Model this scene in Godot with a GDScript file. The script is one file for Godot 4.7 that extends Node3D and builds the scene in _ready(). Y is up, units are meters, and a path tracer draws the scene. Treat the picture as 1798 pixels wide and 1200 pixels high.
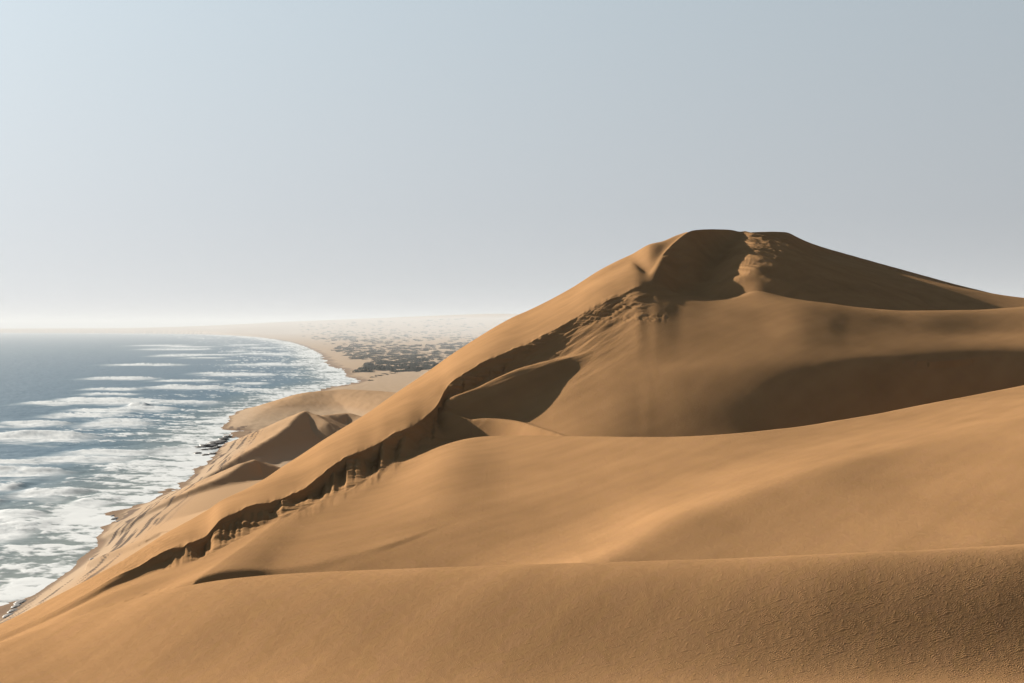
extends Node3D
# Coastal desert: a tall sand ridge falling to a surf beach, shrub plain and hazy hills beyond.
# Feature lines of the dunes are listed as [azimuth mark u, elevation mark v, distance D]; u and v are angles
# on a 1798 x 1200 survey sheet of focal length F, so every mark is a real point in the place.

const F := 2239.0
const UC := 899.0
const VH := 574.0
const EYE := 55.0          # height of the camera above the sea
const Q := 1.0             # mesh density

var nz_a := FastNoiseLite.new()
var nz_b := FastNoiseLite.new()
var nz_c := FastNoiseLite.new()
var nz_d := FastNoiseLite.new()
var nz_e := FastNoiseLite.new()
var rng := RandomNumberGenerator.new()
var t0 := 0

func stamp(s: String) -> void:
	print(s, " ", Time.get_ticks_msec() - t0, " ms")

# ---------------------------------------------------------------- helpers
func pt(u: float, v: float, d: float) -> Vector3:
	return Vector3((u - UC) / F * d, EYE - (v - VH) / F * d, -d)

# monotone cubic through (xs, ys)
func pchip_slopes(xs: PackedFloat64Array, ys: PackedFloat64Array) -> PackedFloat64Array:
	var n := xs.size()
	var m := PackedFloat64Array()
	m.resize(n)
	for i in n:
		if i == 0:
			m[i] = (ys[1] - ys[0]) / (xs[1] - xs[0])
		elif i == n - 1:
			m[i] = (ys[n - 1] - ys[n - 2]) / (xs[n - 1] - xs[n - 2])
		else:
			var h0 := xs[i] - xs[i - 1]
			var h1 := xs[i + 1] - xs[i]
			var d0 := (ys[i] - ys[i - 1]) / h0
			var d1 := (ys[i + 1] - ys[i]) / h1
			if d0 * d1 <= 0.0:
				m[i] = 0.0
			else:
				var w1 := 2.0 * h1 + h0
				var w2 := h1 + 2.0 * h0
				m[i] = (w1 + w2) / (w1 / d0 + w2 / d1)
	return m

func hermite(x: float, x0: float, x1: float, y0: float, y1: float, m0: float, m1: float) -> float:
	var h := x1 - x0
	var t := (x - x0) / h
	var t2 := t * t
	var t3 := t2 * t
	return (2.0 * t3 - 3.0 * t2 + 1.0) * y0 + (t3 - 2.0 * t2 + t) * h * m0 + (3.0 * t2 - 2.0 * t3) * y1 + (t3 - t2) * h * m1

func sample_curve(xs: PackedFloat64Array, ys: PackedFloat64Array, at: PackedFloat64Array) -> PackedFloat64Array:
	var m := pchip_slopes(xs, ys)
	var out := PackedFloat64Array()
	out.resize(at.size())
	var k := 0
	var n := xs.size()
	for i in at.size():
		var x := at[i]
		if x <= xs[0]:
			out[i] = ys[0]
			continue
		if x >= xs[n - 1]:
			out[i] = ys[n - 1]
			continue
		while k < n - 2 and x > xs[k + 1]:
			k += 1
		while k > 0 and x < xs[k]:
			k -= 1
		out[i] = hermite(x, xs[k], xs[k + 1], ys[k], ys[k + 1], m[k], m[k + 1])
	return out

# a feature line: rows [u, v, D]; returns [D, y] for every column
func line(rows: Array, us: PackedFloat64Array) -> Array:
	var xs := PackedFloat64Array()
	var vs := PackedFloat64Array()
	var ds := PackedFloat64Array()
	for r in rows:
		xs.append(r[0])
		vs.append(r[1])
		ds.append(r[2])
	var v := sample_curve(xs, vs, us)
	var d := sample_curve(xs, ds, us)
	var y := PackedFloat64Array()
	y.resize(us.size())
	for i in us.size():
		y[i] = EYE - (v[i] - VH) / F * d[i]
	return [d, y]

# even out a sampled line over w steps of 1.75 marks, whatever the spacing of the columns
var cols := PackedFloat64Array()

func soften(a: PackedFloat64Array, w: int) -> PackedFloat64Array:
	var n := int((cols[cols.size() - 1] - cols[0]) / 1.75) + 1
	var cur := PackedFloat64Array()
	cur.resize(n)
	var k := 0
	for i in n:
		var x := cols[0] + 1.75 * i
		while k < cols.size() - 2 and cols[k + 1] < x:
			k += 1
		cur[i] = lerpf(a[k], a[k + 1], clampf((x - cols[k]) / (cols[k + 1] - cols[k]), 0.0, 1.0))
	for pass_ in 3:
		var out := PackedFloat64Array()
		out.resize(n)
		var acc := PackedFloat64Array()
		acc.resize(n + 1)
		acc[0] = 0.0
		for i in n:
			acc[i + 1] = acc[i] + cur[i]
		for i in n:
			var h := mini(w, mini(i, n - 1 - i))
			out[i] = (acc[i + h + 1] - acc[i - h]) / (2 * h + 1)
		cur = out
	var res := PackedFloat64Array()
	res.resize(cols.size())
	for i in cols.size():
		var f := clampf((cols[i] - cols[0]) / 1.75, 0.0, n - 1.001)
		res[i] = lerpf(cur[int(f)], cur[int(f) + 1], f - int(f))
	return res

func soft_line(l: Array, w: int) -> Array:
	return [soften(l[0], w), soften(l[1], w)]

# a hidden or plain-height line: rows [u, D, height above sea]
func low_line(rows: Array, us: PackedFloat64Array) -> Array:
	var xs := PackedFloat64Array()
	var ys := PackedFloat64Array()
	var ds := PackedFloat64Array()
	for r in rows:
		xs.append(r[0])
		ds.append(r[1])
		ys.append(r[2])
	return [sample_curve(xs, ds, us), sample_curve(xs, ys, us)]

func sstep(a: float, b: float, x: float) -> float:
	var t := clampf((x - a) / (b - a), 0.0, 1.0)
	return t * t * (3.0 - 2.0 * t)

func smax(a: float, b: float, k: float) -> float:
	var h := clampf(0.5 + 0.5 * (a - b) / k, 0.0, 1.0)
	return lerpf(b, a, h) + k * h * (1.0 - h)

# ---------------------------------------------------------------- spur ridges in plan
class Ridge:
	var p := PackedVector2Array()      # plan points (x, D)
	var y := PackedFloat64Array()
	var near_slope := 0.5              # fall on the right hand of the line's direction
	var far_slope := 0.2
	var soft := 0.6
	var round_r := 0.6
	var reach := 20.0
	var lo := Vector2.ZERO
	var hi := Vector2.ZERO
	func fit() -> void:
		lo = p[0]
		hi = p[0]
		for q in p:
			lo = lo.min(q)
			hi = hi.max(q)
		lo -= Vector2(reach, reach)
		hi += Vector2(reach, reach)
	func height(x: float, d: float) -> float:
		if x < lo.x or x > hi.x or d < lo.y or d > hi.y:
			return -1.0e9
		var best := 1.0e18
		var by := 0.0
		var side := 1.0
		var over := 0.0
		var ws := 0.0
		for i in p.size() - 1:
			var a := p[i]
			var e := p[i + 1] - a
			var r := Vector2(x - a.x, d - a.y)
			var t := r.dot(e) / e.length_squared()
			var tc := clampf(t, 0.0, 1.0)
			var g := r - e * tc
			var dd := g.length_squared()
			var w := 1.0 / ((dd + 2.0) * (dd + 2.0))
			ws += w
			by += w * lerpf(y[i], y[i + 1], tc)
			if dd < best:
				best = dd
				side = e.cross(r)
				over = 1.0 if i == 0 and t < 0.0 or i == p.size() - 2 and t > 1.0 else 0.0
		by /= ws
		var dist := sqrt(best)
		if dist > reach:
			return -1.0e9
		# the line runs left to right in plan (x, D): points with negative cross lie on the near side
		var s := near_slope if side < 0.0 else far_slope
		if over > 0.5:
			s = maxf(s, 0.34)
		var rr := sqrt(dist * dist + round_r * round_r) - round_r
		return by - s * rr

# a crest that runs from left to right: distance and height as smooth functions of x
class Crest:
	var x0 := 0.0
	var step := 1.0
	var d := PackedFloat64Array()
	var y := PackedFloat64Array()
	var near_slope := 0.5
	var far_slope := 0.2
	var soft := 0.8
	var round_r := 0.8
	var end_slope := 0.5
	func height(x: float, dd: float) -> float:
		var f := (x - x0) / step
		var n := d.size()
		var off := 0.0
		if f < 0.0:
			off = -f * step
			f = 0.0
		elif f > n - 1.001:
			off = (f - n + 1.001) * step
			f = n - 1.001
		if off > 25.0:
			return -1.0e9
		var i := int(f)
		var t := f - i
		var g := dd - lerpf(d[i], d[i + 1], t)
		if absf(g) > 60.0:
			return -1.0e9
		var s := near_slope if g < 0.0 else far_slope
		return lerpf(y[i], y[i + 1], t) - s * (sqrt(g * g + round_r * round_r) - round_r) - end_slope * off

func crest(rows: Array, near_slope: float, far_slope: float, soft: float, round_r: float, end_slope := 0.5) -> Crest:
	var c := Crest.new()
	var xs := PackedFloat64Array()
	var ds := PackedFloat64Array()
	var ys := PackedFloat64Array()
	for q in rows:
		var w := pt(q[0], q[1], q[2])
		xs.append(w.x)
		ds.append(-w.z)
		ys.append(w.y)
	var n := 200
	c.x0 = xs[0]
	c.step = (xs[xs.size() - 1] - xs[0]) / (n - 1)
	var at := PackedFloat64Array()
	for i in n:
		at.append(c.x0 + c.step * i)
	c.d = sample_curve(xs, ds, at)
	c.y = sample_curve(xs, ys, at)
	for pass_ in 3:
		var d2 := c.d.duplicate()
		var y2 := c.y.duplicate()
		for i in n:
			var h := mini(5, mini(i, n - 1 - i))
			var sd := 0.0
			var sy := 0.0
			for q in range(i - h, i + h + 1):
				sd += c.d[q]
				sy += c.y[q]
			d2[i] = sd / (2 * h + 1)
			y2[i] = sy / (2 * h + 1)
		c.d = d2
		c.y = y2
	c.near_slope = near_slope
	c.far_slope = far_slope
	c.soft = soft
	c.round_r = round_r
	c.end_slope = end_slope
	return c

func ridge(rows: Array, near_slope: float, far_slope: float, soft: float, round_r: float, reach: float) -> Ridge:
	var r := Ridge.new()
	for q in rows:
		var w := pt(q[0], q[1], q[2])
		r.p.append(Vector2(w.x, -w.z))
		r.y.append(w.y)
	r.near_slope = near_slope
	r.far_slope = far_slope
	r.soft = soft
	r.round_r = round_r
	r.reach = reach
	r.fit()
	return r

# ---------------------------------------------------------------- grid mesh
func grid_mesh(pos: PackedVector3Array, col: PackedColorArray, nr: int, nc: int, uv_scale: float) -> ArrayMesh:
	var n := nr * nc
	var nor := PackedVector3Array()
	nor.resize(n)
	var uv := PackedVector2Array()
	uv.resize(n)
	for j in nr:
		var j0 := maxi(j - 1, 0) * nc
		var j1 := mini(j + 1, nr - 1) * nc
		var b := j * nc
		for i in nc:
			var i0 := maxi(i - 1, 0)
			var i1 := mini(i + 1, nc - 1)
			var k := b + i
			var a := pos[b + i1] - pos[b + i0]
			var c := pos[j1 + i] - pos[j0 + i]
			nor[k] = a.cross(c).normalized()
			var w := pos[k]
			uv[k] = Vector2(w.x, w.z) * uv_scale
	var idx := PackedInt32Array()
	idx.resize((nr - 1) * (nc - 1) * 6)
	var q := 0
	for j in nr - 1:
		for i in nc - 1:
			var a0 := j * nc + i
			var b0 := a0 + nc
			idx[q] = a0
			idx[q + 1] = b0
			idx[q + 2] = a0 + 1
			idx[q + 3] = a0 + 1
			idx[q + 4] = b0
			idx[q + 5] = b0 + 1
			q += 6
	var arr := []
	arr.resize(Mesh.ARRAY_MAX)
	arr[Mesh.ARRAY_VERTEX] = pos
	arr[Mesh.ARRAY_NORMAL] = nor
	arr[Mesh.ARRAY_TEX_UV] = uv
	arr[Mesh.ARRAY_COLOR] = col
	arr[Mesh.ARRAY_INDEX] = idx
	var m := ArrayMesh.new()
	m.add_surface_from_arrays(Mesh.PRIMITIVE_TRIANGLES, arr)
	return m

func put(called: String, mesh: Mesh, mat: Material, parent: Node = self) -> MeshInstance3D:
	var o := MeshInstance3D.new()
	o.name = called
	o.mesh = mesh
	o.material_override = mat
	parent.add_child(o, true)
	return o

func tag(o: Node, label: String, category: String, group := "", kind := "") -> void:
	if label:
		o.set_meta("label", label)
	if category:
		o.set_meta("category", category)
	if group:
		o.set_meta("group", group)
	if kind:
		o.set_meta("kind", kind)

# ---------------------------------------------------------------- camera, sky, sun
const SUN_AZ := 50.0       # degrees left of the view direction
const SUN_EL := 20.0

func build_light() -> void:
	var cam := Camera3D.new()
	cam.name = "camera"
	cam.position = Vector3(0, EYE, 0)
	cam.rotation.x = -atan((600.0 - VH) / F)
	cam.fov = rad_to_deg(2.0 * atan(600.0 / F))
	cam.near = 0.3
	cam.far = 60000.0
	add_child(cam)
	cam.current = true
	var az := deg_to_rad(SUN_AZ)
	var el := deg_to_rad(SUN_EL)
	var to_sun := Vector3(-sin(az) * cos(el), sin(el), -cos(az) * cos(el))
	var sun := DirectionalLight3D.new()
	sun.name = "sun"
	sun.light_energy = 1.6
	sun.light_color = Color(1.0, 0.96, 0.90)
	sun.light_angular_distance = 0.6
	sun.shadow_enabled = true
	add_child(sun)
	sun.look_at_from_position(Vector3.ZERO, -to_sun, Vector3.UP)
	# hazy clear sky: pale at the horizon and towards the sun, deepening to blue overhead and away from it
	var w := 1024
	var h := 512
	var im := Image.create(w, h, false, Image.FORMAT_RGBF)
	for j in h:
		var e := PI * (0.5 - (j + 0.5) / h)
		var s := sin(maxf(e, 0.0))
		for i in w:
			var a := TAU * (i + 0.5) / w       # column 0 looks along -z
			var dir := Vector3(sin(a) * cos(e), sin(e), -cos(a) * cos(e))
			var g := acos(clampf(dir.dot(to_sun), -1.0, 1.0))
			im.set_pixel(i, j, sky_color(s, g))
	var pm := PanoramaSkyMaterial.new()
	pm.panorama = ImageTexture.create_from_image(im)
	var sky := Sky.new()
	sky.sky_material = pm
	var env := Environment.new()
	env.background_mode = Environment.BG_SKY
	env.sky = sky
	env.tonemap_mode = Environment.TONE_MAPPER_LINEAR
	env.tonemap_exposure = 2.5
	env.fog_enabled = true
	env.fog_density = 0.000012
	env.fog_light_color = Color(0.93, 0.94, 0.96)
	env.volumetric_fog_enabled = true
	env.volumetric_fog_density = 0.0
	env.sdfgi_enabled = true
	env.ssao_enabled = true
	env.ssil_enabled = true
	var we := WorldEnvironment.new()
	we.name = "world_environment"
	we.environment = env
	add_child(we)

# salt spray and blown dust that hang over the surf and the plain behind the ridge
func build_mist() -> void:
	var fm := FogMaterial.new()
	fm.density = 0.00011
	fm.albedo = Color(0.925, 0.945, 0.965)
	var fog := FogVolume.new()
	fog.name = "sea_mist"
	fog.shape = RenderingServer.FOG_VOLUME_SHAPE_BOX
	fog.size = Vector3(16000, 130, 14600)
	fog.position = Vector3(-3500, 64, -820 - 7300)
	fog.material = fm
	fog.set_meta("kind", "stuff")
	fog.set_meta("label", "pale sea mist and blown dust over surf and plain")
	add_child(fog)

func sky_color(s: float, g: float) -> Color:
	# s: sine of the height, g: angle from the sun
	var hor := Vector3(0.236, 0.241, 0.247)
	var c := hor * Vector3(0.68, 0.91, 1.05).lerp(Vector3.ONE, pow(1.0 - s, 2.2))
	c *= 1.0 - 0.72 * sstep(0.24, 0.95, s)
	c *= 0.45 + 1.35 * exp(-g)
	c += Vector3(0.20, 0.18, 0.16) * exp(-g * 6.0)
	return Color(c.x, c.y, c.z)

# ---------------------------------------------------------------- materials
func ripple_image(n: int, seed_: int) -> Image:
	# wind ripples: wavering crests that split and join, tileable
	var im := Image.create(n, n, false, Image.FORMAT_RF)
	var a := FastNoiseLite.new()
	a.seed = seed_
	a.noise_type = FastNoiseLite.TYPE_SIMPLEX_SMOOTH
	a.frequency = 0.9
	a.fractal_octaves = 3
	var b := FastNoiseLite.new()
	b.seed = seed_ + 5
	b.noise_type = FastNoiseLite.TYPE_SIMPLEX_SMOOTH
	b.frequency = 6.0
	b.fractal_octaves = 3
	for j in n:
		for i in n:
			var s := TAU * i / n
			var t := TAU * j / n
			var p := Vector3(cos(s), sin(s), cos(t) * 1.0)
			var q := sin(t)
			var w := a.get_noise_3d(p.x + q * 0.7, p.y - q * 0.4, p.z + q * 0.9)
			var f := b.get_noise_3d(p.x + q * 0.7, p.y - q * 0.4, p.z + q * 0.9)
			var ph := t * 22.0 + s * 4.0 + w * 9.0 + f * 1.3
			var rp := 0.5 + 0.5 * sin(ph)
			var amp := clampf(0.55 + 1.1 * w + 0.5 * f, 0.05, 1.0)
			im.set_pixel(i, j, Color(rp * amp * 0.8 + 0.2 * (0.5 + 0.5 * f), 0, 0))
	return im

func sand_material() -> StandardMaterial3D:
	var m := StandardMaterial3D.new()
	m.resource_name = "sand"
	m.vertex_color_use_as_albedo = true
	m.roughness = 1.0
	m.metallic_specular = 0.0
	m.heightmap_enabled = true
	m.heightmap_texture = ImageTexture.create_from_image(ripple_image(768, 11))
	m.heightmap_scale = 2.4
	return m

# ---------------------------------------------------------------- the dunes
func build_dunes(mat: Material) -> void:
	var us := PackedFloat64Array()
	var u := -460.0
	while u < 3400.0:
		us.append(u)
		if u > 2300.0:
			u += 40.0
		elif u < -150.0 or u > 1960.0:
			u += 12.0 / Q
		else:
			u += 1.75 / Q
	var nc := us.size()
	# --- feature lines, near to far
	var f0 := line([[-460, 1240, 88], [0, 1200, 84], [300, 1200, 76], [700, 1200, 68], [1100, 1200, 65], [1500, 1200, 63.3], [1798, 1200, 62.2], [2300, 1200, 61]], us)
	var f1 := line([[-460, 1290, 102], [-200, 1205, 100], [0, 1131, 98], [100, 1099, 97], [200, 1064, 95], [300, 1034, 93], [350, 1022, 92], [420, 1014, 91], [500, 1008, 90], [700, 999, 86], [900, 993, 82], [1100, 988, 79], [1300, 982, 76], [1500, 974, 74], [1700, 965, 72.5], [1798, 960, 72], [2300, 930, 71]], us)
	var v1 := low_line([[-460, 112, 20.5], [0, 107, 28.0], [150, 106, 31.0], [300, 104, 32.4], [420, 102, 33.0], [600, 101, 32.4], [900, 99, 32.5], [1200, 92, 33.5], [1500, 86, 35.2], [1798, 84, 36.5], [2300, 83, 38.0]], us)
	var b1 := low_line([[-460, 120, 17.0], [0, 114, 26.2], [150, 112, 30.0], [250, 114, 31.2], [330, 114, 31.5], [420, 117, 32.6], [600, 122, 33.6], [800, 122, 33.8], [1000, 116, 33.8], [1200, 106, 34.8], [1500, 99, 37.2], [1798, 96, 39.4], [2300, 94, 42.0]], us)
	var m2 := low_line([[-460, 126, 14.6], [0, 118, 25.4], [150, 117, 29.4], [250, 119, 31.2], [330, 120, 31.8], [420, 128, 32.8], [520, 141, 33.2], [600, 154, 33.0], [660, 172, 33.2], [700, 186, 33.7], [740, 202, 34.5], [780, 216, 35.8], [850, 211, 36.9], [1000, 195, 38.28], [1100, 184, 39.06], [1180, 178, 39.54], [1250, 175, 39.92], [1300, 175, 40.31], [1400, 183, 40.62], [1550, 195, 41.85], [1700, 208, 43.67], [1798, 216, 44.97], [2300, 250, 53.21]], us)
	var v2 := low_line([[-460, 130, 13.4], [0, 120.5, 25.0], [150, 119, 29.0], [250, 121, 31.0], [330, 123, 31.6], [420, 136, 32.6], [520, 152, 32.9], [600, 166, 33.1], [660, 182, 33.6], [720, 208, 34.5], [760, 223, 34.9], [790, 228, 34.7], [850, 222, 35.0], [950, 210, 35.4], [1050, 202, 35.6], [1180, 198, 32.8], [1300, 205, 31.4], [1500, 215, 31.4], [1798, 238, 33.0], [2300, 250, 38.0]], us)
	var wv := line([[700, 800, 205], [760, 760, 222], [780, 738, 236], [792, 731, 240], [815, 727, 242], [850, 723, 245], [880, 719, 248], [930, 696, 256], [980, 674, 260], [1050, 652, 262], [1145, 646, 259], [1300, 638, 260], [1500, 628, 268], [1798, 608, 298], [2300, 580, 310]], us)
	var cr := line([[-460, 1255, 140], [0, 1119, 124], [150, 1046, 122], [200, 1016, 123], [250, 992, 126], [290, 968, 130], [320, 958, 132], [345, 950, 135], [366, 936, 138], [380, 916, 141], [396, 905, 144], [440, 890, 151], [480, 880, 157], [520, 868, 164], [545, 850, 171], [560, 837, 175], [600, 808, 187], [622, 797, 192], [650, 785, 199], [672, 773, 204], [690, 764, 209], [715, 752, 215], [740, 737, 224], [757, 723, 231], [770, 710, 237], [781, 684, 251], [800, 666, 257], [822, 652, 262], [850, 636, 268], [880, 622, 274], [910, 611, 279], [940, 597, 284], [980, 575, 291], [1005, 561, 295], [1030, 545, 299], [1055, 531, 303], [1080, 520, 307], [1105, 509, 311], [1125, 503, 314], [1145, 503, 317], [1165, 508, 318], [1200, 517, 320], [1260, 524, 322], [1330, 528, 322], [1400, 530, 321], [1450, 534, 322], [1500, 540, 324], [1600, 546, 330], [1700, 545, 340], [1798, 539, 350], [2300, 500, 380]], us)
	var top := line([[1100, 494, 326], [1130, 485, 331], [1146, 474, 336], [1153, 463, 342], [1165, 446, 352], [1190, 421, 369], [1203, 411, 376], [1215, 405, 382], [1235, 403.5, 402], [1260, 403, 430], [1285, 404, 460], [1305, 409, 482], [1325, 408, 503], [1350, 407, 526], [1380, 408, 552], [1400, 417, 568], [1420, 426, 583], [1500, 450, 640], [1600, 478, 700], [1700, 505, 752], [1798, 527, 800], [2300, 590, 950]], us)
	var edge := line([[-460, 1320, 170], [-200, 1195, 165], [0, 1101, 160], [96, 1052, 158], [167, 1017, 160], [200, 1001, 163], [250, 971, 178], [310, 937, 197], [350, 913, 211], [427, 877, 237], [500, 826, 262], [560, 786, 276], [640, 735, 294], [700, 691, 308], [760, 648, 322], [800, 620, 331], [900, 561, 350], [930, 548, 355], [1000, 512, 364], [1060, 475, 371], [1120, 446, 376], [1160, 430, 379], [1190, 414, 384], [1215, 406.5, 390]], us)
	# foot of the slip face below the crest: seen at v, falling with slope s
	var xs := PackedFloat64Array([-460, 0, 150, 200, 250, 290, 330, 366, 390, 440, 480, 520, 560, 600, 650, 690, 740, 770, 781, 800, 850, 880, 910, 940, 1000, 1050, 1100, 1145, 1200, 1260, 1400, 1500, 1600, 1798, 2300])
	var fv := sample_curve(xs, PackedFloat64Array([1268, 1123, 1051, 1022, 1002, 984, 975, 955, 930, 904, 895, 884, 861, 840, 815, 795, 769, 737, 705, 693, 663, 646, 630, 613, 582, 556, 540, 548, 558, 571, 582, 590, 592, 582, 560]), us)
	var fs := sample_curve(xs, PackedFloat64Array([0.1, 0.1, 0.2, 0.4, 0.5, 0.52, 0.52, 0.52, 0.52, 0.52, 0.52, 0.52, 0.52, 0.52, 0.52, 0.5, 0.5, 0.5, 0.5, 0.5, 0.52, 0.52, 0.52, 0.52, 0.5, 0.46, 0.40, 0.28, 0.22, 0.20, 0.20, 0.20, 0.20, 0.20, 0.20]), us)
	cols = us
	var wn := 55
	f0 = soft_line(f0, wn)
	f1 = soft_line(f1, 36)
	v1 = soft_line(v1, wn)
	b1 = soft_line(b1, wn)
	m2 = soft_line(m2, 26)
	v2 = soft_line(v2, 24)
	top = soft_line(top, 2)
	var wide_w := soft_line(wv, 34)
	var wide_f := soften(fv, 24)
	wv = soft_line(wv, 5)
	cr = soft_line(cr, 2)
	fv = soften(fv, 5)
	for i in nc:
		var mixed := sstep(930.0, 1040.0, us[i])
		wv[0][i] = lerpf(wv[0][i], wide_w[0][i], mixed)
		wv[1][i] = lerpf(wv[1][i], wide_w[1][i], mixed)
		fv[i] = lerpf(fv[i], wide_f[i], mixed)
	# the scarp is ragged: its foot wanders up to the crest and away again
	for i in nc:
		var on := sstep(270.0, 320.0, us[i]) * (1.0 - sstep(880.0, 985.0, us[i]))
		if on > 0.0:
			var vc: float = VH + (EYE - cr[1][i]) / cr[0][i] * F
			var rag := 1.3 * nz_c.get_noise_1d(us[i] * 0.20 + 40.0) + 0.25 * nz_c.get_noise_1d(us[i] * 0.75)
			fv[i] += on * (fv[i] - vc) * clampf(rag - 0.22, -0.8, 0.7)
	fs = soften(fs, 26)
	var off := soften(sample_curve(PackedFloat64Array([-460, 0, 200, 330, 420, 520, 600, 700, 780, 850, 1050, 1180, 1300, 1500, 1798, 2300]), PackedFloat64Array([4, 2.5, 2, 3, 8, 11, 14, 11, 9, 10, 17, 26, 37, 38, 38, 38]), us), wn)
	# --- spurs and hummocks laid over the lofted surface
	var spurs := []
	# the middle dune right of the basin
	spurs.append(crest([[1030, 1004, 98], [1089, 978, 104], [1130, 943, 109], [1178, 911, 113], [1244, 893, 116], [1311, 867, 120], [1377, 844, 124], [1444, 820, 128], [1533, 802, 134], [1650, 780, 141], [1798, 752, 150], [2100, 700, 166]], 0.16, 0.12, 2.4, 4.0, 0.3))
	# hummock in front of the hollow
	spurs.append(crest([[722, 778, 224], [745, 764, 229], [775, 750, 232], [800, 743, 233], [830, 737, 233], [860, 735, 232], [900, 738, 228], [950, 752, 219], [1000, 769, 210], [1040, 788, 202]], 0.6, 0.10, 0.8, 1.0, 0.5))
	# lit spur between the two dark hollows
	spurs.append(crest([[783, 702, 245], [820, 688, 249.5], [850, 674, 254], [880, 661, 258], [920, 646, 264], [960, 634, 269], [1000, 626, 273], [1060, 618, 280], [1110, 612, 286]], 0.54, 0.14, 1.0, 2.6, 0.7))
	# low bank behind the nearest dune, running on as a swale across the basin
	spurs.append(crest([[345, 1018, 108], [370, 1007, 110], [398, 1000.5, 112], [433, 999.5, 113], [468, 1001, 114.5], [522, 998, 116], [573, 989, 118], [620, 978, 120.5], [678, 957, 124], [756, 933, 131], [850, 905, 141], [950, 885, 151]], 0.34, 0.02, 0.5, 1.4, 0.4))
	# short rib running out from the ridge's corner
	spurs.append(crest([[771, 711, 237], [790, 722, 234.5], [812, 732, 233.5], [826, 737, 233]], 0.5, 0.4, 0.4, 0.3, 0.9))
	# bright tongue between the two dark scars of the summit
	spurs.append(ridge([[1312, 408, 485], [1316, 425, 405], [1320, 450, 362], [1325, 480, 341], [1330, 512, 328]], 0.36, 0.36, 2.0, 3.0, 60.0))

	var seg := [8, 14, 110, 14, 26, 130, 12, 40, 90, 46, 30, 40, 60, 24, 16]
	var nr := 1
	for k in seg.size():
		seg[k] = maxi(2, int(seg[k] * Q))
		nr += seg[k]
	var pos := PackedVector3Array()
	pos.resize(nr * nc)
	var col := PackedColorArray()
	col.resize(nr * nc)
	var nk := seg.size() + 1
	var kd := PackedFloat64Array()
	var ky := PackedFloat64Array()
	kd.resize(nk)
	ky.resize(nk)
	for i in nc:
		var uu := us[i]
		var slope := (uu - UC) / F
		# crest wander
		var jag: float = nz_c.get_noise_1d(uu * 0.16) * 0.35 + nz_c.get_noise_1d(uu * 0.6 + 300.0) * 0.12 + nz_c.get_noise_1d(uu * 1.5 + 90.0) * 0.05
		var yc: float = cr[1][i]
		jag *= (1.0 - sstep(1110.0, 1160.0, uu)) * sstep(240.0, 310.0, uu)
		var dc: float = cr[0][i]
		kd[0] = 1.5
		ky[0] = EYE - 1.9
		kd[1] = 42.0
		ky[1] = EYE - 20.0 + slope * 8.0
		kd[2] = f0[0][i]
		ky[2] = f0[1][i]
		kd[3] = f1[0][i]
		ky[3] = f1[1][i]
		kd[4] = v1[0][i]
		ky[4] = v1[1][i]
		kd[5] = b1[0][i]
		ky[5] = b1[1][i]
		var r := sstep(745.0, 815.0, uu)
		kd[6] = m2[0][i]
		ky[6] = m2[1][i]
		kd[7] = kd[6] + off[i]
		ky[7] = v2[1][i]
		# slip foot
		var s := (fv[i] - VH) / F
		var ds := (fs[i] * dc - (yc - EYE)) / (fs[i] + s)
		ds = minf(ds, dc - 0.4)
		var ys := EYE - s * ds
		kd[9] = ds
		ky[9] = ys
		var wd := lerpf(kd[7], ds, 0.6)
		var wy := lerpf(ky[7], ys, 0.6) - 0.25
		kd[8] = lerpf(wd, wv[0][i], r)
		ky[8] = lerpf(wy, wv[1][i], r)
		kd[10] = dc
		ky[10] = yc
		# beyond the crest: the windward slope on the left, the summit on the right
		var t := sstep(1105.0, 1142.0, uu)
		var t2 := sstep(1146.0, 1196.0, uu)
		var de: float = edge[0][i]
		var ye: float = edge[1][i]
		var e2 := sstep(1205.0, 1225.0, uu)
		de = lerpf(de, top[0][i] + 9.0, e2)
		ye = lerpf(ye, top[1][i] - 2.4, e2)
		var md := lerpf(dc, de, 0.62)
		var my := lerpf(yc, ye, 0.62) + 0.020 * (de - dc)
		kd[13] = lerpf(md, top[0][i], t)
		ky[13] = lerpf(my, top[1][i], t)
		if kd[13] > de - 1.0:
			de = kd[13] + 1.0
		# between crest and band middle, or the hollow behind the shoulder and the bulge of the summit's flank
		var hd := lerpf(dc, kd[13], 0.34)
		var hy := lerpf(yc, ky[13], 0.34) + 0.008 * (de - dc)
		var vd := dc + 9.0 + 6.0 * sstep(1300.0, 1500.0, uu)
		var vy := yc - 0.6 - 1.6 * sstep(1250.0, 1500.0, uu)
		kd[11] = lerpf(hd, vd, t2)
		ky[11] = lerpf(hy, vy, t2)
		var bulge := 4.0 * sstep(1375.0, 1500.0, uu)
		kd[12] = lerpf(lerpf(dc, kd[13], 0.67), lerpf(vd, kd[13], 0.5), t2)
		ky[12] = lerpf(lerpf(yc, ky[13], 0.67) + 0.008 * (de - dc), lerpf(vy, ky[13], 0.5) + bulge, t2)
		kd[14] = de
		ky[14] = ye
		kd[15] = de + 75.0
		ky[15] = -6.0
		# tangents: creases at crests, smooth elsewhere
		var q := 0
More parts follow.
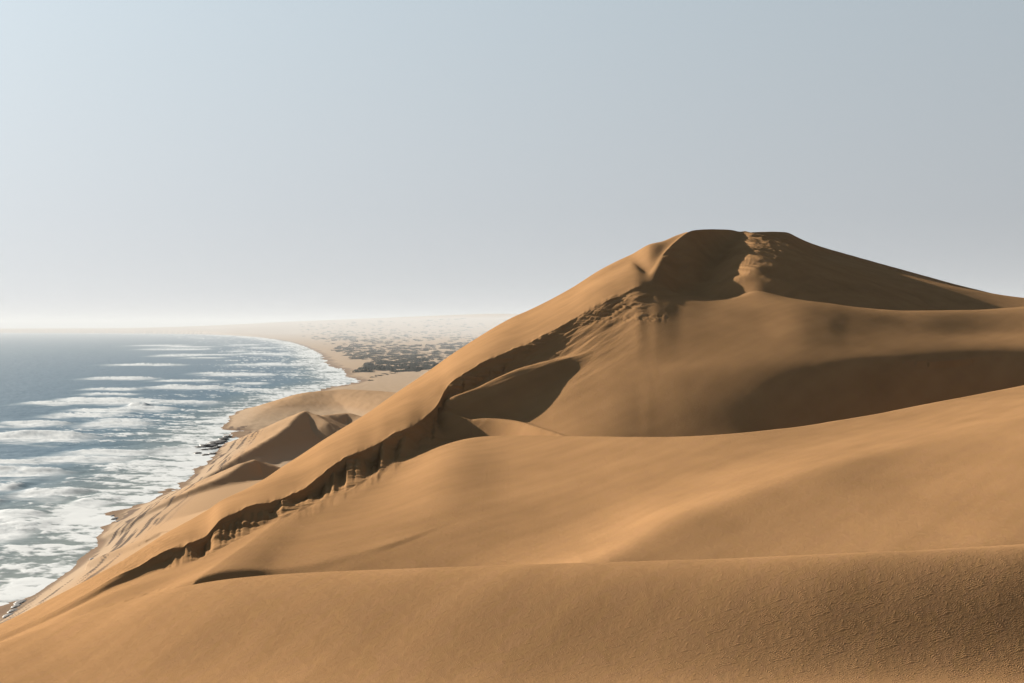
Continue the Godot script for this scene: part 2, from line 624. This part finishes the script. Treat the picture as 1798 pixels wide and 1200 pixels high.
		for k in nk - 1:
			var x0 := kd[k]
			var x1 := kd[k + 1]
			var y0 := ky[k]
			var y1 := ky[k + 1]
			var sec := (y1 - y0) / (x1 - x0)
			var m0 := sec
			var m1 := sec
			m0 = lerpf(node_slope(kd, ky, k), sec, sharp(k, uu, nk))
			m1 = lerpf(node_slope(kd, ky, k + 1), sec, sharp(k + 1, uu, nk))
			if k == 9:
				m1 = lerpf(m1, sec * 0.35, sstep(1140.0, 1220.0, uu))
			var n: int = seg[k]
			for j in n:
				var a := float(j) / n
				var dd := lerpf(x0, x1, a)
				var y := hermite(dd, x0, x1, y0, y1, m0, m1)
				var x := slope * dd
				for sp in spurs:
					var h: float = sp.height(x, dd)
					if h > -1.0e8 and h > y - sp.soft:
						y = smax(y, h, sp.soft)
				# broad swales and gentle unevenness
				var g := nz_a.get_noise_2d(x, dd)
				var g2 := nz_b.get_noise_2d(x, dd * 0.6)
				var big := clampf((dd - 60.0) / 60.0, 0.0, 1.0)
				if k >= 10:
					big *= 0.5
				y += g * 0.16 * big + g2 * 0.025
				# overhanging lip along the summit ridge, scar strata beneath the summit
				if (k == 11 or k == 12) and t > 0.0:
					var fa := 0.5 * a + (0.5 if k == 12 else 0.0)
					var lip := 1.7 * sstep(1385.0, 1430.0, uu)
					y -= lip * fa * sstep(0.0, 0.05, 1.0 - fa)
					var scar := sstep(1150.0, 1175.0, uu) * (1.0 - sstep(1390.0, 1430.0, uu)) * fa * (1.0 - fa) * 4.0
					if scar > 0.0:
						y += scar * (1.1 * nz_d.get_noise_2d(x * 1.6 + y * 2.0, y * 6.0) + 0.16 * nz_b.get_noise_2d(x * 1.6, y * 4.0))
				# a thin slump ledge on the windward slope
				if k == 13:
					var lw := sstep(436.0, 455.0, uu) * (1.0 - sstep(515.0, 535.0, uu))
					if lw > 0.0:
						var la := (a - 0.72 - 0.05 * nz_c.get_noise_1d(uu * 0.5)) / 0.05
						y -= lw * 0.55 * exp(-la * la)
				# trodden patches
				if k == 8 or k == 9:
					var tr := sstep(1000.0, 1040.0, uu) * (1.0 - sstep(1150.0, 1190.0, uu)) * exp(-pow((y - 55.0 - 2.0) / 1.1, 2.0))
					if tr > 0.02:
						y += tr * 0.16 * nz_b.get_noise_2d(x * 4.0, dd * 2.0)
				elif (k == 3 or k == 4 or k >= 8) and uu > 130.0 and uu < 340.0 and dd > 100.0 and dd < 150.0:
					var tr := sstep(140.0, 200.0, uu) * (1.0 - sstep(280.0, 335.0, uu))
					y += tr * 0.10 * nz_b.get_noise_2d(x * 5.0, dd * 2.5)
				# the crest line wavers
				if k == 9 or k == 10 or k == 8:
					y += jag * exp(-absf(dd - dc) / 2.2)
				# wind-drawn streaks of loose sand below the crest
				if k == 7 or k == 8 or k == 9:
					var dn := exp(-(dc - dd) / 16.0) * sstep(300.0, 380.0, uu) * (1.0 - sstep(1050.0, 1200.0, uu))
					if dn > 0.03:
						var ac := 0.77 * x - 0.63 * dd
						var al := 0.63 * x + 0.77 * dd
						y += dn * 0.75 * nz_d.get_noise_2d(ac * 5.0, al * 0.9) * sstep(0.0, 2.0, dc - dd)
				# flutes on the slip face
				if k == 9:
					var lee := (1.0 - sstep(1100.0, 1150.0, uu)) * sstep(260.0, 300.0, uu)
					if lee > 0.0:
						var fl := nz_d.get_noise_2d(y * 16.0 + x * 1.5, x * 1.2)
						y += lee * fl * 0.55 * sin(PI * sqrt(a))
				pos[q * nc + i] = Vector3(x, y, -dd)
				var tone := 1.0 + 0.06 * g + 0.05 * g2 + 0.04 * nz_c.get_noise_2d(x * 0.6, dd * 0.6)
				var wa := 0.77 * x - 0.63 * dd
				var wl := 0.63 * x + 0.77 * dd
				tone += 0.10 * nz_d.get_noise_2d(wa * 1.5 + 60.0, wl * 0.22) + 0.07 * nz_b.get_noise_2d(wa * 2.2, wl * 0.35)
				if k >= 10 and k <= 13 and t < 1.0:
					var sk := nz_d.get_noise_2d((k + a) * 160.0, uu * 0.35 + 900.0)
					tone += 0.07 * sk * (1.0 - t)
				col[q * nc + i] = Color(0.268 * tone, 0.152 * tone, 0.073 * tone)
				q += 1
		pos[q * nc + i] = Vector3(slope * kd[nk - 1], ky[nk - 1], -kd[nk - 1])
		col[q * nc + i] = Color(0.268, 0.152, 0.073)
	var o := put("dunes", grid_mesh(pos, col, nr, nc, 0.36), mat)
	tag(o, "golden wind-carved sand dunes with a sharp crest climbing to the summit", "", "", "structure")

func sharp(k: int, u: float, nk: int) -> float:
	if k == 0 or k == nk - 1 or k == 10:
		return 1.0
	if k == 6:
		return sstep(700.0, 900.0, u)
	if k == 13:
		return sstep(1135.0, 1175.0, u)
	return 0.0

func node_slope(kd: PackedFloat64Array, ky: PackedFloat64Array, k: int) -> float:
	if k == 0 or k == kd.size() - 1:
		return 0.0
	var h0 := kd[k] - kd[k - 1]
	var h1 := kd[k + 1] - kd[k]
	var d0 := (ky[k] - ky[k - 1]) / h0
	var d1 := (ky[k + 1] - ky[k]) / h1
	# limited three-point slope: smooth, with a soft rounding at tops and floors
	var m := (d0 * h1 + d1 * h0) / (h0 + h1)
	var e0 := d0 * d0 + 0.0004
	var e1 := d1 * d1 + 0.0004
	var lim := 2.6 * sqrt(e0 * e1 / (e0 + e1)) + 0.05
	var q := m * m / (lim * lim)
	return m / sqrt(sqrt(1.0 + q * q))

# ---------------------------------------------------------------- coast
var shore_d := PackedFloat64Array([150, 256, 276, 325, 341, 356, 372, 410, 454, 500, 545, 590, 628, 650, 680, 710, 742, 800, 873, 1060, 1283, 1400, 1520, 1800, 2415, 3622, 5600, 8210, 9852, 10708, 11195, 11600])
var shore_x := PackedFloat64Array([-104, -103, -101, -104, -106, -117, -121, -117, -121, -125, -129, -133, -140, -150, -151, -148, -152, -158, -163, -172, -160, -186, -203, -262, -366, -597, -1048, -1830, -2636, -3582, -4495, -9000])

var land_u := PackedFloat64Array()
var land_d := PackedFloat64Array()
var land_y := PackedFloat32Array()

func land(x: float, d: float) -> float:
	var u := x / d * F + UC
	var i := clampi(land_u.bsearch(u) - 1, 0, land_u.size() - 2)
	var j := clampi(land_d.bsearch(d) - 1, 0, land_d.size() - 2)
	var a := clampf((u - land_u[i]) / (land_u[i + 1] - land_u[i]), 0.0, 1.0)
	var b := clampf((d - land_d[j]) / (land_d[j + 1] - land_d[j]), 0.0, 1.0)
	var n := land_u.size()
	return lerpf(lerpf(land_y[j * n + i], land_y[j * n + i + 1], a), lerpf(land_y[(j + 1) * n + i], land_y[(j + 1) * n + i + 1], a), b)

func build_coast(sand: Material) -> void:
	var us := PackedFloat64Array()
	var u := -150.0
	while u < 1010.0:
		us.append(u)
		u += (2.0 if u < 790.0 else 8.0) / Q
	var nc := us.size()
	var ds := PackedFloat64Array()
	# rows even in elevation mark down to 640, then by ratio
	var v := 1330.0
	while v > 640.0:
		ds.append(EYE * F / (v - VH) * 0.985)
		v -= (1.0 if v < 1010.0 else 3.0) / Q
	var d: float = ds[ds.size() - 1]
	while d < 16000.0:
		d *= 1.0 + 0.011 / Q
		ds.append(d)
	var nr := ds.size()
	var sx := sample_curve(shore_d, shore_x, ds)
	var foot := sample_curve(PackedFloat64Array([150, 231, 271, 301, 340, 371, 435, 523, 611, 707, 817, 1025, 1200]), PackedFloat64Array([-93, -93, -95.5, -98, -104, -107, -112, -121, -129, -140, -149, -160, -150]), ds)
	# skyline of the far upland: heights along azimuth
	var hill := sample_curve(PackedFloat64Array([-150, 0, 200, 350, 500, 700, 800, 870, 930, 1010]), PackedFloat64Array([578.5, 577.5, 576.5, 572.5, 565.5, 557.5, 553.5, 551.5, 552.5, 556]), us)
	var rg: Array[Ridge] = []
	rg.append(ridge([[215, 931, 331], [250, 905, 352], [320, 868, 373], [370, 846, 383], [405, 829, 391], [430, 812, 398], [447, 807, 403], [462, 812, 403], [500, 828, 400]], 0.40, 0.38, 1.2, 0.8, 120.0))
	rg.append(ridge([[345, 849, 436], [370, 833, 449], [430, 795, 496], [480, 766, 540], [505, 748, 560], [520, 731, 578], [535, 721, 592], [552, 727, 588], [575, 742, 575]], 0.46, 0.40, 1.2, 0.8, 200.0))
	rg.append(ridge([[548, 737, 600], [570, 728, 608], [610, 725, 622], [637, 733, 614], [660, 750, 590]], 0.36, 0.34, 2.0, 2.0, 160.0))
	rg.append(ridge([[430, 748, 688], [480, 716, 788], [515, 700, 825], [545, 689, 850], [600, 684, 860], [690, 689, 825], [790, 700, 760]], 0.12, 0.30, 3.0, 8.0, 400.0))
	rg.append(ridge([[266, 946, 281], [282, 935, 284], [300, 938, 279]], 0.7, 0.4, 0.8, 0.8, 14.0))
	var pos := PackedVector3Array()
	var col := PackedColorArray()
	pos.resize(nr * nc)
	col.resize(nr * nc)
	for j in nr:
		var dd := ds[j]
		for i in nc:
			var x := (us[i] - UC) / F * dd
			var n1 := nz_a.get_noise_2d(x * 0.8, dd * 0.25)
			var n2 := nz_b.get_noise_2d(x * 0.7, dd * 0.4)
			var b := x - sx[j] + n1 * 5.0 + n2 * 1.6
			var far := sstep(900.0, 1500.0, dd)
			var y := -0.9 + 0.045 * clampf(b + 14.0, -80.0, 14.0) + 0.05 * clampf(b, 0.0, 26.0) + 0.004 * clampf(b, 26.0, 900.0)
			y += 0.25 * n2
			var fx := x - foot[j]
			var dune := 1.0 - sstep(1000.0, 1200.0, dd)
			if dune > 0.0:
				if dd < 420.0:
					var cap := 1.0 + 0.42 * fx
					cap = -smax(-cap, -(6.0 + 0.10 * maxf(fx - 10.0, 0.0)) - 22.0 * (1.0 - sstep(250.0, 330.0, dd)), 4.0)
					y = smax(y, cap, 1.5)
					y -= 70.0 * sstep(42.0, 80.0, fx) * (1.0 - sstep(330.0, 420.0, dd))
				for r in rg:
					var h: float = r.height(x, dd)
					if h > -1.0e8:
						y = smax(y, h + 0.25 * n2 + 0.4 * n1, r.soft)
			# coastal plain: low hummocks, then the long rise of the upland
			if dd > 1100.0 and b > 0.0:
				y += far * (maxf(nz_b.get_noise_2d(x * 0.11, dd * 0.06), 0.0) * 3.2) * sstep(20.0, 120.0, b)
			if dd > 4500.0 and b > 0.0:
				var t := sstep(4800.0, 13500.0, dd)
				var hy := EYE - (hill[i] - VH) / F * 13500.0
				y = lerpf(y, hy, t * t) + 9.0 * t * (1.0 - t) * nz_c.get_noise_2d(x * 0.01, dd * 0.004) * 4.0
			pos[j * nc + i] = Vector3(x, y, -dd)
			# pale beach sand, redder on the little dunes, painted scarp shade in streaks near the foot
			var c := Color(0.33, 0.245, 0.17)
			var up := clampf((y - 2.0) / 4.0, 0.0, 1.0) * dune
			c = c.lerp(Color(0.31, 0.205, 0.125), up)
			var wet := 1.0 - sstep(0.3, 0.9, y + 0.25 * n1)
			c = c.lerp(Color(0.20, 0.145, 0.105), wet)
			# shade of small slump scarps, painted as dark streaks along the slope foot
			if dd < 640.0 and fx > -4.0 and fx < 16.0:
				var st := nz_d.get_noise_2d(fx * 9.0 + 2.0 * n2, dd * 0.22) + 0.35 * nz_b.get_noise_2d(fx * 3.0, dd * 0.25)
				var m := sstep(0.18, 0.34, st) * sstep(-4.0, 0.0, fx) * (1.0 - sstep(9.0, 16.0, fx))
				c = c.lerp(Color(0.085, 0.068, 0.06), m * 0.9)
			# wrack and damp sand on the strand
			if y > 0.2 and fx < 0.0 and dd < 700.0:
				c = c.lerp(Color(0.11, 0.085, 0.075), 0.8 * sstep(0.30, 0.42, nz_d.get_noise_2d(x * 2.4 + 50.0, dd * 0.9) + 0.3 * n2))
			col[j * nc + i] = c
	land_u = us
	land_d = ds
	land_y.resize(nr * nc)
	for k in nr * nc:
		land_y[k] = pos[k].y
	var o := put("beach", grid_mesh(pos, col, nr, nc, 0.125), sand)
	tag(o, "pale beach, small coastal dunes and flat plain rising to far hills", "", "", "structure")

# ---------------------------------------------------------------- sea
func build_sea(mat: Material) -> void:
	var us := PackedFloat64Array()
	var u := -150.0
	while u < 720.0:
		us.append(u)
		u += 1.6 / Q
	var nc := us.size()
	var ds := PackedFloat64Array()
	var v := 1180.0
	while v > 584.3:
		ds.append(EYE * F / (v - VH))
		v -= (0.8 if v < 1070.0 else 3.0) * (1.0 if v > 610.0 else 0.5) / Q
	var nr := ds.size()
	var sx := sample_curve(shore_d, shore_x, ds)
	var pos := PackedVector3Array()
	var col := PackedColorArray()
	pos.resize(nr * nc)
	col.resize(nr * nc)
	# breaking crests [x from, x to, distance, height], the shorter ones strewn through the surf
	var brk := []
	for q in [[-60, 190, 768, 1.7], [140, 275, 745, 1.2], [225, 268, 712, 2.4], [265, 400, 705, 1.2], [-60, 140, 826, 1.6], [270, 400, 790, 1.5], [-40, 60, 850, 1.2], [40, 170, 860, 1.3], [150, 290, 664, 1.5], [190, 340, 640, 1.6], [290, 440, 622, 1.8], [340, 480, 655, 1.5], [400, 560, 640, 1.6], [250, 420, 680, 1.4], [-30, 90, 925, 1.1], [130, 210, 880, 1.3]]:
		var d: float = EYE * F / (q[2] - VH)
		brk.append([(q[0] - UC) / F * d, (q[1] - UC) / F * d, d, q[3]])
	for q in 60:
		var d := 300.0 * pow(14.0, rng.randf())
		var sh := sample_curve(shore_d, shore_x, PackedFloat64Array([d]))[0]
		var out := rng.randf_range(10.0, 70.0 + 0.08 * d)
		var len := rng.randf_range(14.0, 40.0) * (0.6 + d / 900.0)
		brk.append([sh - out - len, sh - out, d, rng.randf_range(0.5, 1.2)])
	for j in nr:
		var dd := ds[j]
		var px := dd * dd / (EYE * F)      # metres of sea per elevation mark
		var near_brk := []
		for k in brk:
			if absf(dd - k[2]) < 40.0 + px * 8.0:
				near_brk.append(k)
		var wide := 75.0 + 0.085 * dd
		var tail := 16.0 + px * 3.0
		for i in nc:
			var x := (us[i] - UC) / F * dd
			var b := sx[j] - x              # metres offshore
			var s := dd + 0.20 * x          # across the waves
			var l1 := nz_e.get_noise_2d(x * 0.5, s * 1.0)
			var l2 := nz_e.get_noise_2d(x * 2.2 + 700.0, s * 4.2)
			var l3 := nz_e.get_noise_2d(x * 11.0 - 300.0, s * 12.0)
			var surf := 1.0 - sstep(wide * 0.5, wide * 1.3, b + 60.0 * l1)
			# wind swell
			var y := 0.55 * l2 + 0.35 * l1 + 0.10 * l3
			var shore := 1.0 - sstep(3.0, 26.0 + 0.022 * dd, b + 12.0 * l1)
			var foam := sstep(0.0, 0.22, surf * 0.42 - 0.51 + 0.33 * shore + 0.36 * l1 + 0.46 * l2 + 0.34 * l3)
			foam *= 0.35 + 0.65 * surf
			for k in near_brk:
				var x0: float = k[0]
				var x1: float = k[1]
				var ln := x1 - x0
				var along := sstep(x0 - 0.12 * ln, x0 + 0.3 * ln, x) * (1.0 - sstep(x1 - 0.3 * ln, x1 + 0.12 * ln, x))
				if along > 0.0:
					var dz: float = k[2] - 0.15 * (x - x0) - dd + 14.0 * l1     # metres on the near side of the crest
					var rise := exp(-dz * dz / 40.0) if dz > 0.0 else exp(-dz * dz / 200.0)
					y += k[3] * rise * along
					foam = maxf(foam, along * sstep(-5.0, 0.0, dz + 7.0 * l3) * (1.0 - sstep(6.0, tail + 8.0, dz + 16.0 * l2)) * (1.0 + 0.5 * l3))
			foam = clampf(foam, 0.0, 1.0)
			y = y * (0.25 + 0.75 * sstep(0.0, 30.0, b)) + foam * 0.10
			pos[j * nc + i] = Vector3(x, y, -dd)
			var w := Color(0.016, 0.070, 0.115)
			w = Color(0.10, 0.125, 0.12).lerp(w, sstep(0.0, 70.0, b))
			col[j * nc + i] = w.lerp(Color(0.50, 0.515, 0.525), foam)
	var o := put("sea", grid_mesh(pos, col, nr, nc, 0.125), mat)
	var pl := PlaneMesh.new()
	pl.size = Vector2(14000, 24000)
	var wide_sea := put("open_water", pl, mat, o)
	wide_sea.position = Vector3(-7000 - 110, -2.2, -1000)
	tag(o, "grey-blue sea with rows of white surf rolling onto the beach", "", "", "structure")

# ---------------------------------------------------------------- shrubs and rocks
func shrub_mesh(seed_: int, leaves: int) -> ArrayMesh:
	var r := RandomNumberGenerator.new()
	r.seed = seed_
	var lobes := []
	for k in 7:
		var a := r.randf() * TAU
		var q := sqrt(r.randf()) * 0.62
		lobes.append([Vector3(cos(a) * q, 0.0, sin(a) * q), r.randf_range(0.28, 0.5), r.randf_range(0.26, 0.5) * (1.15 - q)])
	var v := PackedVector3Array()
	var n := PackedVector3Array()
	var c := PackedColorArray()
	for k in leaves:
		var l: Array = lobes[r.randi() % 7]
		var a := r.randf() * TAU
		var e := acos(r.randf())
		var m := pow(r.randf(), 0.3)
		var dir := Vector3(sin(e) * cos(a), cos(e), sin(e) * sin(a))
		var at: Vector3 = l[0] + Vector3(dir.x * l[1], dir.y * l[2], dir.z * l[1]) * m
		var s := r.randf_range(0.05, 0.11)
		var t := (dir + Vector3(r.randf_range(-1, 1), r.randf_range(-1, 1), r.randf_range(-1, 1)) * 0.8).normalized()
		var p := t.cross(Vector3(r.randf_range(-1, 1), 0.3, r.randf_range(-1, 1))).normalized()
		var w := t.cross(p)
		var tone := r.randf_range(0.7, 1.3)
		for q in [at - p * s, at + p * s * 0.2 + w * s, at + p * s]:
			v.append(Vector3(q.x, maxf(q.y, -0.06), q.z))
			n.append(t)
			c.append(Color(0.060 * tone, 0.062 * tone, 0.044 * tone))
	var arr := []
	arr.resize(Mesh.ARRAY_MAX)
	arr[Mesh.ARRAY_VERTEX] = v
	arr[Mesh.ARRAY_NORMAL] = n
	arr[Mesh.ARRAY_COLOR] = c
	var me := ArrayMesh.new()
	me.add_surface_from_arrays(Mesh.PRIMITIVE_TRIANGLES, arr)
	return me

func build_shrubs() -> void:
	var mat := StandardMaterial3D.new()
	mat.resource_name = "dry_foliage"
	mat.vertex_color_use_as_albedo = true
	mat.roughness = 1.0
	mat.metallic_specular = 0.1
	mat.cull_mode = BaseMaterial3D.CULL_DISABLED
	var kinds := []
	for k in 5:
		kinds.append(shrub_mesh(100 + k, 420))
	var spots := []
	var tries := 0
	while spots.size() < 1500 and tries < 40000:
		tries += 1
		var v := lerpf(585.0, 656.0, pow(rng.randf(), 1.25))
		var u := rng.randf_range(500.0, 900.0)
		var d := EYE * F / (v - VH)
		var x := (u - UC) / F * d
		# inland of a line that leaves the shore, in clumps
		var left := 545.0 + clampf((v - 597.0) * 2.2, -15.0, 90.0) + 12.0 * nz_b.get_noise_2d(v * 0.6, 3.0)
		if u < left:
			continue
		var clump := nz_b.get_noise_2d(x * 0.03, d * 0.011) + 0.4 * nz_a.get_noise_2d(x * 0.05, d * 0.02)
		var edge := sstep(left, left + 70.0, u)
		if clump + edge * 0.5 + rng.randf() * 0.5 < 0.42:
			continue
		if v > 600.0 and v < 606.0 and rng.randf() < 0.6:
			continue
		spots.append([d, x])
	# the low row along a sand scarp nearer the beach
	var row := []
	for k in 26:
		var t := k / 25.0
		var u := lerpf(650.0, 775.0, t)
		var v := 669.0 - 20.0 * sqrt(t) + rng.randf_range(-1.2, 1.2)
		var d := EYE * F / (v - VH)
		row.append([d, (u - UC) / F * d])
	spots.sort_custom(func(a, b): return a[0] < b[0])
	var many := []
	for k in spots.size():
		var d: float = spots[k][0]
		var x: float = spots[k][1]
		var w := rng.randf_range(4.0, 10.0) * (1.0 + 0.8 * pow(rng.randf(), 3.0)) * (0.75 + d / 6000.0)
		var h := w * rng.randf_range(0.55, 0.95)
		var b := Basis(Vector3.UP, rng.randf() * TAU).scaled(Vector3(w, h, w))
		var at := Transform3D(b, Vector3(x, land(x, d), -d))
		if k < 270:
			var o := put("shrub" if k == 0 else "shrub_%03d" % k, kinds[k % 5], mat)
			o.transform = at
			var big := "broad " if w > 10.5 else "small " if w < 6.5 else "middle-sized "
			var where := "on the beach side of the scrub" if k < 50 else "deep in the dense scrub" if k < 160 else "in the hazy far part of the scrub"
			tag(o, big + "grey-green shrub mound " + where + " on the sandy plain", "shrub", "shrubs on the coastal plain")
		else:
			many.append(at)
	var mm := MultiMesh.new()
	mm.transform_format = MultiMesh.TRANSFORM_3D
	mm.mesh = shrub_mesh(300, 160)
	mm.instance_count = many.size()
	for k in many.size():
		mm.set_instance_transform(k, many[k])
	var mi := MultiMeshInstance3D.new()
	mi.name = "far_scrub"
	mi.multimesh = mm
	mi.material_override = mat
	add_child(mi)
	tag(mi, "hazy band of far scrub on the plain below the upland", "scrub", "", "stuff")
	for k in row.size():
		var d: float = row[k][0]
		var x: float = row[k][1]
		var w := rng.randf_range(2.5, 5.5)
		var o := put("low_bush" if k == 0 else "low_bush_%03d" % k, kinds[k % 5], mat)
		o.transform = Transform3D(Basis(Vector3.UP, rng.randf() * TAU).scaled(Vector3(w, w * 0.6, w)), Vector3(x, land(x, d), -d))
		tag(o, "small dark bush in the curved row between beach and shrub plain", "bush", "curved row of bushes near the beach")

func rock_mesh(seed_: int) -> ArrayMesh:
	var st := SurfaceTool.new()
	var sp := SphereMesh.new()
	sp.radial_segments = 18
	sp.rings = 10
	st.create_from(sp, 0)
	var arr := st.commit_to_arrays()
	var v: PackedVector3Array = arr[Mesh.ARRAY_VERTEX]
	var n := FastNoiseLite.new()
	n.seed = seed_
	n.frequency = 1.6
	for i in v.size():
		var p := v[i] * 2.0
		var k := 1.0 + 0.45 * n.get_noise_3dv(p) + 0.2 * n.get_noise_3dv(p * 3.1)
		v[i] = Vector3(p.x * k, p.y * k * 0.55, p.z * k)
	arr[Mesh.ARRAY_VERTEX] = v
	var me := ArrayMesh.new()
	me.add_surface_from_arrays(Mesh.PRIMITIVE_TRIANGLES, arr)
	var s2 := SurfaceTool.new()
	s2.create_from(me, 0)
	s2.generate_normals()
	return s2.commit()

func build_rocks() -> void:
	var mat := StandardMaterial3D.new()
	mat.resource_name = "wet_rock"
	mat.albedo_color = Color(0.20, 0.18, 0.17)
	mat.roughness = 0.6
	var kinds := [rock_mesh(1), rock_mesh(2), rock_mesh(3)]
	var rock_says := ["dark wet rock standing farthest out in the surf", "broad dark rock second from the seaward end of the reef", "dark rock on the near side of the reef's seaward half", "largest dark rock in the middle of the surf reef", "middling dark rock just landward of the reef's largest rock", "second largest dark rock, in the landward half of the reef", "long dark rock beside the sand spit end of the reef", "dark rock next to last before the sand spit", "small dark rock set off on the dune side of the reef", "smallest dark rock, lying apart in the foam toward the dunes", "small dark rock in foam near the reef's seaward tip", "dark rock touching the sand spit at the reef's end", "small dark rock in foam between reef and dune foot"]
	var weed_says := ["largest dark seaweed heap on the sandy point below the streaked slope", "smaller dark seaweed heap touching the large one on the sandy point", "thin dark seaweed heap at the seaward tip of the sandy point", "largest dark seaweed heap on the strand at the slope's lowest foot", "second dark seaweed heap along the strand at the slope's lowest foot", "narrow dark seaweed heap on the lowest strand beside the second heap", "small lone dark seaweed heap high on the strand by the dark streaks", "dark seaweed heap tucked against the slope's lowest foot"]
	var k := 0
	for q in [[338, 791, 1.2], [349, 788, 2.0], [357, 792, 1.5], [365, 785, 2.6], [372, 790, 1.6], [378, 780, 2.4], [386, 777, 2.0], [392, 772, 1.6], [383, 788, 1.2], [360, 800, 1.0], [346, 797, 1.1], [398, 768, 1.3], [372, 798, 1.2]]:
		var d: float = EYE * F / (q[1] - VH)
		var x: float = (q[0] - UC) / F * d
		var o := put("shore_rock" if k == 0 else "shore_rock_%03d" % k, kinds[k % 3], mat)
		o.transform = Transform3D(Basis(Vector3.UP, rng.randf() * TAU).scaled(Vector3(q[2] * 1.6, q[2] * 0.8, q[2] * 2.6)), Vector3(x, maxf(land(x, d), 0.0) + 0.1, -d))
		tag(o, rock_says[k], "rock", "dark rocks in the surf")
		k += 1
	k = 0
	for q in [[200, 908, 0.9], [206, 914, 0.6], [196, 903, 0.5], [33, 1055, 1.0], [26, 1063, 0.8], [20, 1072, 0.7], [160, 984, 0.5], [12, 1082, 0.8]]:
		var d: float = (EYE - 0.8) * F / (q[1] - VH)
		var x: float = (q[0] - UC) / F * d
		var o := put("seaweed_heap" if k == 0 else "seaweed_heap_%03d" % k, kinds[k % 3], mat)
		o.transform = Transform3D(Basis(Vector3.UP, rng.randf() * TAU).scaled(Vector3(q[2], q[2] * 0.35, q[2] * 2.4)), Vector3(x, land(x, d) + 0.05, -d))
		tag(o, weed_says[k], "seaweed", "seaweed heaps on the strand")
		k += 1

# the desert that goes on behind and beside the camera: one broad undulating sheet
func build_desert(mat: Material) -> void:
	var xs := PackedFloat64Array()
	var zs := PackedFloat64Array()
	var k := 0.0
	while k <= 40.0:
		xs.append(-70.0 + 6.0 * k + 5.0 * k * k)
		zs.append(1.0 + 6.0 * k + 5.0 * k * k)
		k += 1.0
	var nc := xs.size()
	var nr := zs.size()
	var pos := PackedVector3Array()
	var col := PackedColorArray()
	for j in nr:
		for i in nc:
			var w := sstep(0.0, 60.0, zs[nr - 1 - j])
			pos.append(Vector3(xs[i], lerpf(EYE - 3.0, 36.0 + 14.0 * nz_a.get_noise_2d(xs[i] * 0.3, zs[nr - 1 - j] * 0.3), w), zs[nr - 1 - j]))
			col.append(Color(0.268, 0.152, 0.073))
	# front side up: rows run from far behind towards the camera
	tag(put("desert", grid_mesh(pos, col, nr, nc, 0.125), mat), "sand desert stretching away behind the dunes", "", "", "structure")
	pos = PackedVector3Array()
	col = PackedColorArray()
	for j in nr:
		for i in nc:
			var z: float = -zs[j] + 1.0
			pos.append(Vector3(-z * 0.64 + 6.0 + (xs[i] + 70.0) * 1.0, minf(26.0, 16.0 + 14.0 * nz_a.get_noise_2d(xs[i] * 0.3, z * 0.3)), z))
			col.append(Color(0.268, 0.152, 0.073))
	tag(put("desert_plain", grid_mesh(pos, col, nr, nc, 0.125), mat), "sand desert stretching inland beside the dunes", "", "", "structure")

func _ready() -> void:
	t0 = Time.get_ticks_msec()
	rng.seed = 7
	var list := [nz_a, nz_b, nz_c, nz_d]
	var freq := [0.025, 0.14, 0.11, 0.05]
	for k in 4:
		list[k].seed = 31 + k * 17
		list[k].noise_type = FastNoiseLite.TYPE_SIMPLEX_SMOOTH
		list[k].frequency = freq[k]
		list[k].fractal_octaves = [2, 3, 3, 3][k]
	nz_b.domain_warp_enabled = false
	nz_e.seed = 77
	nz_e.noise_type = FastNoiseLite.TYPE_SIMPLEX_SMOOTH
	nz_e.frequency = 0.012
	nz_e.fractal_octaves = 4
	nz_e.fractal_gain = 0.6
	build_light()
	stamp("light")
	var sand := sand_material()
	stamp("ripples")
	build_dunes(sand)
	stamp("dunes")
	build_desert(sand)
	build_coast(sand)
	stamp("coast")
	var water := StandardMaterial3D.new()
	water.resource_name = "sea_water"
	water.vertex_color_use_as_albedo = true
	water.roughness = 0.5
	water.metallic_specular = 0.3
	build_sea(water)
	build_mist()
	build_shrubs()
	build_rocks()
	stamp("sea")
